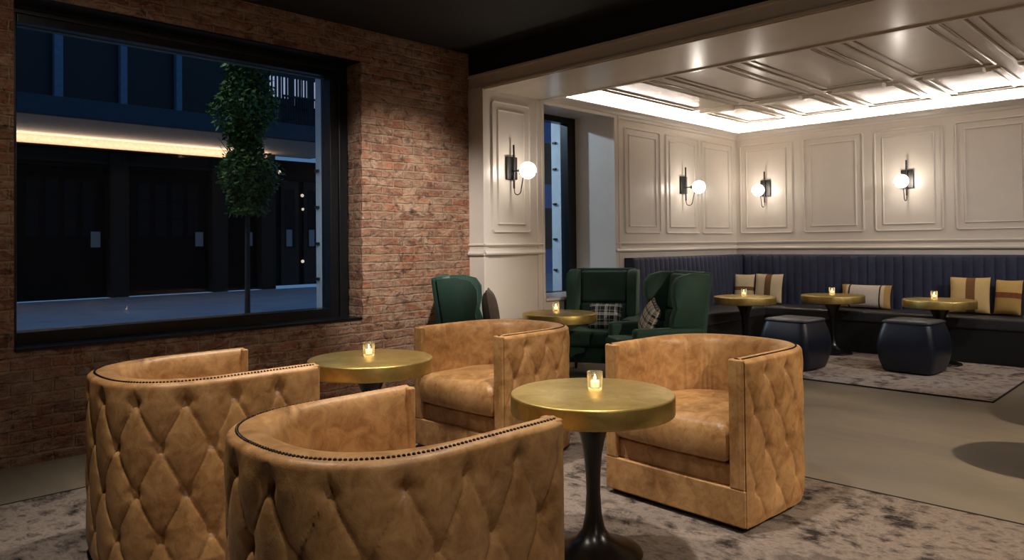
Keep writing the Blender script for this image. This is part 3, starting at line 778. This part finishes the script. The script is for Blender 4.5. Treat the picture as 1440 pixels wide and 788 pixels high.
# ------------------------------------------------------------------ barrel ottomans
def make_stool(label):
    root = empty('ottoman', (0, 0, 0)); tag(root, label, 'ottoman', 'dark blue barrel ottomans')
    H = 0.485
    def ring(hw, z, m=4.5, n=64, bow=0.0):
        out = []
        for i in range(n):
            t = 2 * PI * i / n + PI / n; c, s = math.cos(t), math.sin(t)
            out.append((hw * math.copysign(abs(c) ** (2 / 9), c), hw * math.copysign(abs(s) ** (2 / 9), s), z))
        return out
    rs = []
    for i in range(21):
        f = i / 20; rs.append(ring(0.205 + 0.054 * math.sin(PI * (0.06 + 0.9 * f)), 0.012 + (H - 0.042) * f))
    mb = MB(); mb.grid(rs, closed_v=True); mb.f.append(tuple(range(64))); mb.mi.append(0)
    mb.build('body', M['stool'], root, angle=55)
    rs = [ring(h, z) for h, z in ((0.001, H - 0.034), (0.208, H - 0.034), (0.219, H - 0.028), (0.222, H - 0.018), (0.216, H - 0.008), (0.198, H), (0.12, H + 0.008), (0.001, H + 0.012))]
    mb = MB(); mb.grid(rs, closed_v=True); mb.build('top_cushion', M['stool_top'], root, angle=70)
    for sx in (-1, 1):
        for sy in (-1, 1):
            pts = []
            for i in range(13):
                f = i / 12; hw = (0.205 + 0.054 * math.sin(PI * (0.06 + 0.9 * f))) * 0.925; pts.append((sx * hw, sy * hw, 0.014 + (H - 0.046) * f))
            MB().tube(pts, 0.004, 6).build('corner_seam', M['stool_top'], root)
    MB().box(-0.17, 0.17, -0.17, 0.17, 0.0, 0.014).build('foot', M['base_black'], root)
    return root
st = make_stool('dark blue barrel ottoman on the taupe rug, in front of the right sofa table')
st.location = (2.80, 7.60, 0.0125); st.rotation_euler = (0, 0, R(-4))
dup(st, (1.88, 7.09, 0.0125), R(-6), 'dark blue barrel ottoman on the taupe rug, behind the right leather chair')

# ------------------------------------------------------------------ wall sconces
def make_sconce(label):
    """local frame: wall at y=0, arm goes out to -y"""
    root = empty('wall_sconce', (0, 0, 0)); tag(root, label, 'wall lamp', 'black wall sconces with lit glass globes')
    MB().box(-0.065, 0.065, -0.03, 0.0, -0.105, 0.105, 0.004).build('backplate', M['black_metal'], root)
    MB().tube([(0.0, -0.047, -0.19), (0.0, -0.047, 0.215)], 0.0095, 12).build('rod', M['black_metal'], root)
    mb = MB(); mb.tube([(0, -0.03, -0.03), (0, -0.125, -0.03)], 0.007, 10); mb.tube([(0, -0.118, -0.03), (0, -0.14, -0.03)], 0.018, 12)
    mb.build('socket_arm', M['black_metal'], root)
    pts = []
    for i in range(15):
        a = PI + PI * 0.82 * i / 14; pts.append((0, -0.092 - 0.045 * math.cos(a) * -1, -0.205 + 0.045 * math.sin(a)))
    pts = [(0, -0.047, -0.19)] + pts[::1] if abs(pts[0][1] + 0.047) < abs(pts[-1][1] + 0.047) else [(0, -0.047, -0.19)] + pts[::-1]
    pts += [(0, -0.155, -0.13), (0, -0.165, -0.088)]
    MB().tube(pts, 0.0048, 8).build('hook_arm', M['black_metal'], root)
    gy, gz, gr = -0.225, -0.035, 0.078
    mb = MB(); mb.sphere((0, 0, 0), gr, 32, 18); mb.build('glass_globe', M['globe'], root).location = (0, gy, gz)
    ring = [(0.078 * math.cos(2 * PI * i / 36), gy + 0.078 * math.sin(2 * PI * i / 36), gz - 0.03) for i in range(36)]
    MB().tube(ring, 0.0042, 6, closed=True).build('globe_ring', M['black_metal'], root)
    lt = bpy.data.lights.new('sconce_bulb', 'POINT'); lt.energy = 10.0; lt.color = (1.0, 0.91, 0.81); lt.shadow_soft_size = 0.04
    lo = bpy.data.objects.new('bulb', lt); COL.objects.link(lo); lo.parent = root; lo.location = (0, gy - 0.0, gz)
    return root
sc = make_sconce('black sconce with lit globe on the jamb panel next to the brick wall')
sc.location = (XL, 4.84, 1.955); sc.rotation_euler = (0, 0, R(90))
dup(sc, (XL, 7.81, 1.945), R(90), 'black sconce with lit globe on the lounge left wall, above the green chair')
dup(sc, (0.615, YB, 1.945), 0, 'black sconce with lit globe on the back wall next to the corner')
dup(sc, (2.315, YB, 1.945), 0, 'black sconce with lit globe on the back wall, rightmost of the four')

# ------------------------------------------------------------------ outside: street, tree, building
SZ = -0.15
struct(MB().box(-17.6, -0.41, -12, 45, SZ - 0.1, SZ).build('ground_street', M['street'], smooth=False))
bd = empty('storefront_building', (-17.6, 9.0, SZ)); tag(bd, 'dark storefront building with lit canopy across the street', 'building')
def bp(mb, name, mat, par=bd, **kw):
    mb.v = [(p[0] + 17.6, p[1] - 9.0, p[2] - SZ) for p in mb.v]; return mb.build(name, mat, par, **kw)
FX = -17.6
YE = 11.6
bp(MB().box(FX - 0.6, FX - 0.4, -8, YE, SZ, 4.35), 'facade_wall', M['facade'])
colsY = [(-4.6, -4.1), (-1.75, -1.25), (1.1, 1.6), (3.9, 4.4), (6.7, 7.2), (9.6, 10.1), (11.2, 11.7)]
for (a, c) in colsY: bp(MB().box(FX - 0.42, FX, a, c, SZ, 4.3, 0.02), 'column', M['facade'])
for i in range(len(colsY) - 1):
    y0 = colsY[i][1]; y1 = colsY[i + 1][0]
    bp(MB().box(FX - 0.4, FX - 0.12, y0, y1, 3.70, 4.3, 0.01).box(FX - 0.4, FX - 0.06, y0, y1, 3.62, 3.72, 0.01), 'frieze', M['facade'])
    mb = MB(); mb.box(FX - 0.40, FX - 0.30, y0 + 0.05, y1 - 0.05, SZ + 0.02, 3.5, 0.01); mb.box(FX - 0.40, FX - 0.22, y0, y1, 3.30, 3.52, 0.02)
    d = bp(mb, 'door', M['door'])
    n = 4; dy = (y1 - y0 - 0.5) / n
    for q in range(n):
        yy = y0 + 0.25 + dy * q
        bp(MB().box(FX - 0.30, FX - 0.285, yy + 0.08, yy + dy - 0.08, 1.6, 3.15), 'door_pane', M['door_glass'], d)
    for zz in (2.1, 2.62): bp(MB().box(FX - 0.29, FX - 0.275, y0 + 0.25, y1 - 0.25, zz, zz + 0.04), 'glazing_bar', M['door'], d)
    bp(MB().box(FX - 0.29, FX - 0.27, y1 - 0.42, y1 - 0.18, 1.28, 1.72), 'notice', M['paper'], d)
# canopy
CXE, CZ0 = -14.12, 4.29
bp(MB().box(CXE, FX - 0.4, -8, 13.2, CZ0, CZ0 + 0.1), 'canopy_soffit', M['soffit'], smooth=False)
bp(MB().box(CXE - 0.02, CXE + 0.14, -8, 13.2, CZ0 - 0.02, 4.72, 0.02), 'fascia', M['fascia'])
bp(MB().box(FX - 0.02, FX + 0.012, -8, 11.4, CZ0 - 0.275, CZ0 - 0.001), 'lit_band', M['soffit'], smooth=False)
bp(MB().box(FX + 0.16, FX + 0.22, -8, 11.4, CZ0 - 0.272, CZ0 - 0.262), 'canopy_light', M['canopy_led'], smooth=False)
bp(MB().box(FX - 0.05, FX + 0.34, -8, 11.5, CZ0 - 0.33, CZ0 - 0.275, 0.005), 'light_ledge', M['facade'])
al = bpy.data.lights.new('canopy_uplight', 'AREA'); al.shape = 'RECTANGLE'; al.size = 19.2; al.size_y = 0.16; al.energy = 105; al.color = (1.0, 0.80, 0.64)
ao = bpy.data.objects.new('canopy_uplight', al); COL.objects.link(ao); ao.location = (FX + 0.2, 1.7, CZ0 - 0.255); ao.rotation_euler = (R(180), 0, R(90))
# upper floors
bp(MB().box(-16.8, -16.4, -8, 13.2, 4.39, 9.5), 'upper_wall', M['upper'])
for (a, c) in ((-1.2, -0.95), (0.5, 0.75), (2.1, 2.32), (3.6, 3.8), (5.0, 5.2), (6.55, 6.72), (8.0, 8.16)):
    bp(MB().box(-16.4, -16.2, a, c, 5.0, 9.5, 0.01), 'pilaster', M['pilaster'])
for i, (y0, y1) in enumerate(((10.9, 11.5), (11.75, 12.25), (12.45, 12.95))):
    w = bp(MB().box(-16.4, -16.36, y0, y1, 5.75, 6.6), 'window', M['lit_window'])
    mb = MB()
    for q in range(5): mb.box(-16.36, -16.3, y0 + (y1 - y0) * (q + 0.15) / 5, y0 + (y1 - y0) * (q + 0.45 + 0.15 * ((q + i) % 3)) / 5, 5.65, 6.62)
    mb.box(-16.36, -16.31, y0, y1, 5.70, 5.92 + 0.07 * i)
    bp(mb, 'curtain', M['upper'], w)
mb = MB()
for q in range(60): mb.box(-14.3, -14.27, 10.2 + q * 0.05, 10.2 + q * 0.05 + 0.014, 4.72, 5.55)
mb.box(-14.31, -14.26, 10.2, 13.2, 5.53, 5.58)
bp(mb, 'railing', M['upper'])
# recessed entrance at the far end of the building
bp(MB().box(FX - 2.0, FX - 1.8, YE, 16.0, SZ, 4.35), 'entrance_wall', M['door'])
for (y0, y1) in ((11.9, 12.6), (12.8, 13.5), (13.7, 14.4), (14.6, 15.3)):
    d = bp(MB().box(FX - 1.82, FX - 1.74, y0, y1, SZ + 0.02, 3.6, 0.01), 'door', M['facade'])
    bp(MB().box(FX - 1.75, FX - 1.73, y0 + 0.15, y1 - 0.15, 1.2, 3.3), 'door_pane', M['door_glass'], d)
    bp(MB().box(FX - 1.735, FX - 1.72, y0 + 0.2, y0 + 0.42, 1.25, 1.85), 'notice', M['paper'], d)
for (y, z, s) in ((11.75, 2.6, 0.05), (12.7, 3.9, 0.07), (13.6, 3.1, 0.06), (13.62, 2.6, 0.05), (11.7, 0.9, 0.06), (13.6, 0.7, 0.06)):
    bp(MB().sphere((FX - 1.66, y, z), s, 10, 6), 'lamp', M['shop_glow'])
# blue stucco building further down the street
b2 = tag(MB().box(-18.4, -17.7, 16.2, 44, SZ, 12).build('stucco_building', M['facade_blue'], smooth=False), 'blue lit stucco building seen through the narrow side window', 'building')
for (y, w) in ((19, 1.2), (22, 1.2), (25, 1.2), (28, 1.2), (31, 1.2), (34, 1.2)):
    for z in (1.0, 4.0, 7.0):
        MB().box(-17.72, -17.66, y, y + w, z, z + 1.9, 0.02).build('window', M['door_glass'], b2)

# street tree: slim upright crown with a gap at the middle
tr = empty('street_tree', (-3.0, 3.79, SZ)); tag(tr, 'slim upright green street tree outside the large window', 'tree')
MB().tube([(0, 0, 0), (0.01, 0.0, 0.9), (0.0, 0.01, 1.8), (0.01, 0, 3.2), (0, 0, 4.3)], [0.036, 0.03, 0.026, 0.02, 0.006], 10).build('trunk', M['bark'], tr)
mb = MB()
for i in range(26):
    z = 1.95 + i * 0.095; a = rnd.random() * 6.28; r = 0.30
    mb.tube([(0, 0, z - 0.12), (0.5 * r * math.cos(a), 0.5 * r * math.sin(a), z), (r * math.cos(a), r * math.sin(a), z + 0.2)], [0.009, 0.006, 0.002], 5)
mb.build('branches', M['bark'], tr)
vs, fs = [], []
def leafcloud(z0, z1, rmax, count):
    for i in range(count):
        f = rnd.random(); z = z0 + (z1 - z0) * f
        rr = rmax * (0.55 + 0.45 * math.sin(PI * min(1, 0.15 + 0.8 * f))) * (0.85 + 0.22 * math.sin(z * 9.0))
        a = rnd.random() * 2 * PI; rr *= (0.86 + 0.2 * math.sin(3 * a + z * 5)) * rnd.random() ** 0.42
        p = Vector((rr * math.cos(a), rr * math.sin(a), z))
        d1 = Vector((rnd.uniform(-1, 1), rnd.uniform(-1, 1), rnd.uniform(-0.9, 0.5))).normalized(); d2 = d1.cross(Vector((rnd.random(), rnd.random(), rnd.random()))).normalized()
        s = rnd.uniform(0.022, 0.042); o = len(vs)
        vs.extend([tuple(p), tuple(p + d1 * s + d2 * s * 0.5), tuple(p + d1 * s * 2.0), tuple(p + d1 * s - d2 * s * 0.5)]); fs.append((o, o + 1, o + 2, o + 3))
leafcloud(1.78, 2.50, 0.39, 4200); leafcloud(2.54, 4.5, 0.42, 10000); leafcloud(2.42, 2.62, 0.26, 500)
mb = MB(); mb.add(vs, fs); fo = mb.build('foliage', M['leaf'], tr, smooth=False)

# ------------------------------------------------------------------ lights
def spot(name, loc_, target, energy, size=60, blend=0.6, col=(1.0, 0.86, 0.70), soft=0.05):
    l = bpy.data.lights.new(name, 'SPOT'); l.energy = energy; l.spot_size = R(size); l.spot_blend = blend; l.color = col; l.shadow_soft_size = soft
    o = bpy.data.objects.new(name, l); COL.objects.link(o); o.location = loc_
    o.rotation_euler = (Vector(target) - Vector(loc_)).to_track_quat('-Z', 'Y').to_euler(); return o
WARM = (1.0, 0.80, 0.60); NEUT = (1.0, 0.88, 0.76); COOL = (1.0, 0.93, 0.86)
spot('downlight_wall', (2.2, 2.75, 2.95), (0.0, 3.80, 1.35), 540, 44, 0.9, COOL)
spot('downlight_wall', (1.9, 0.9, 2.95), (0.0, 1.6, 1.2), 30, 90, 1.0, NEUT)
spot('downlight_table', (1.75, 2.3, 2.95), (1.75, 2.3, 0), 235, 78, 0.8, NEUT)
spot('downlight_table', (3.2, 2.35, 2.95), (3.15, 2.35, 0), 225, 78, 0.8, NEUT)
spot('downlight_table', (2.4, 0.6, 2.95), (2.4, 0.8, 0), 150, 80, 0.9, NEUT)  # added fill for the near chair backs, no table stands below
spot('aisle_fill', (4.6, 0.9, 2.95), (3.6, 1.2, 0.2), 70, 80, 0.9, NEUT)  # added camera-side fill that brightens the tufted chair backs
spot('downlight_floor', (6.2, 4.3, 2.95), (4.2, 5.3, 0), 520, 100, 0.7, WARM, 0.03)
spot('green_chair_fill', (3.4, 2.9, 2.95), (1.0, 5.2, 0.6), 60, 40, 0.8, NEUT)  # added spot without a fixture, brightens the green chairs
spot('street_fill', (-3.6, 1.2, 5.2), (-2.6, 4.4, 1.6), 260, 75, 0.8, (0.9, 0.95, 1.0), 0.1)  # unseen spot added to brighten the tree and the outer jamb
spot('street_fill', (-3.2, 4.4, 3.6), (-0.2, 6.43, 1.7), 420, 40, 0.7, (0.66, 0.82, 1.0), 0.1)  # unseen bluish spot added to brighten the side window recess

spot('lounge_fill', (5.4, 6.9, 2.74), (2.2, 8.4, 0.8), 180, 85, 0.9, COOL)  # added off-frame spot, lifts the ambient light in the lounge
spot('lounge_fill', (4.0, 5.7, 2.6), (1.6, 8.2, 0.9), 80, 80, 0.9, COOL)  # second added spot for lounge ambient, no fixture modelled
pl = bpy.data.lights.new('offframe_fill', 'POINT'); pl.energy = 34; pl.color = (1.0, 0.88, 0.76); pl.shadow_soft_size = 0.15  # off-frame fill light added for chairs and beam front, no real pendant
po = bpy.data.objects.new('offframe_fill', pl); COL.objects.link(po); po.location = (6.6, 0.6, 2.15)
# dusk sky
W = bpy.data.worlds.new('dusk'); SC.world = W; W.use_nodes = True
bg = W.node_tree.nodes['Background']; bg.inputs[0].default_value = (0.13, 0.27, 0.52, 1); bg.inputs[1].default_value = 0.6

# ------------------------------------------------------------------ camera
F, YAW, P_, RO, CY = 1032.0, R(44.8), R(0.8), R(0.6), 329.0
fw0 = Vector((-math.sin(YAW), math.cos(YAW), 0)); rt0 = Vector((math.cos(YAW), math.sin(YAW), 0)); up0 = Vector((0, 0, 1))
fw = fw0 * math.cos(P_) + up0 * math.sin(P_); up1 = up0 * math.cos(P_) - fw0 * math.sin(P_)
rt = rt0 * math.cos(RO) - up1 * math.sin(RO); up = up1 * math.cos(RO) + rt0 * math.sin(RO)
cam = bpy.data.cameras.new('camera'); co = bpy.data.objects.new('camera', cam); COL.objects.link(co)
mw = Matrix((rt, up, -fw)).transposed().to_4x4(); mw.translation = Vector((5.008, 0, 1.25)); co.matrix_world = mw
cam.sensor_width = 36.0; cam.lens = 36.0 * F / 1440.0; cam.shift_y = -(394.0 - CY) / 1440.0; cam.clip_start = 0.05; cam.clip_end = 200
SC.camera = co
SC.view_settings.view_transform = 'Standard'; SC.view_settings.look = 'None'; SC.view_settings.exposure = 0.0; SC.view_settings.gamma = 1.0
SC.view_settings.use_curve_mapping = False
SC.cycles.use_denoising = True
SC.cycles.max_bounces = 8; SC.cycles.diffuse_bounces = 4; SC.cycles.glossy_bounces = 4; SC.cycles.transparent_max_bounces = 12
SC.cycles.sample_clamp_indirect = 4.0
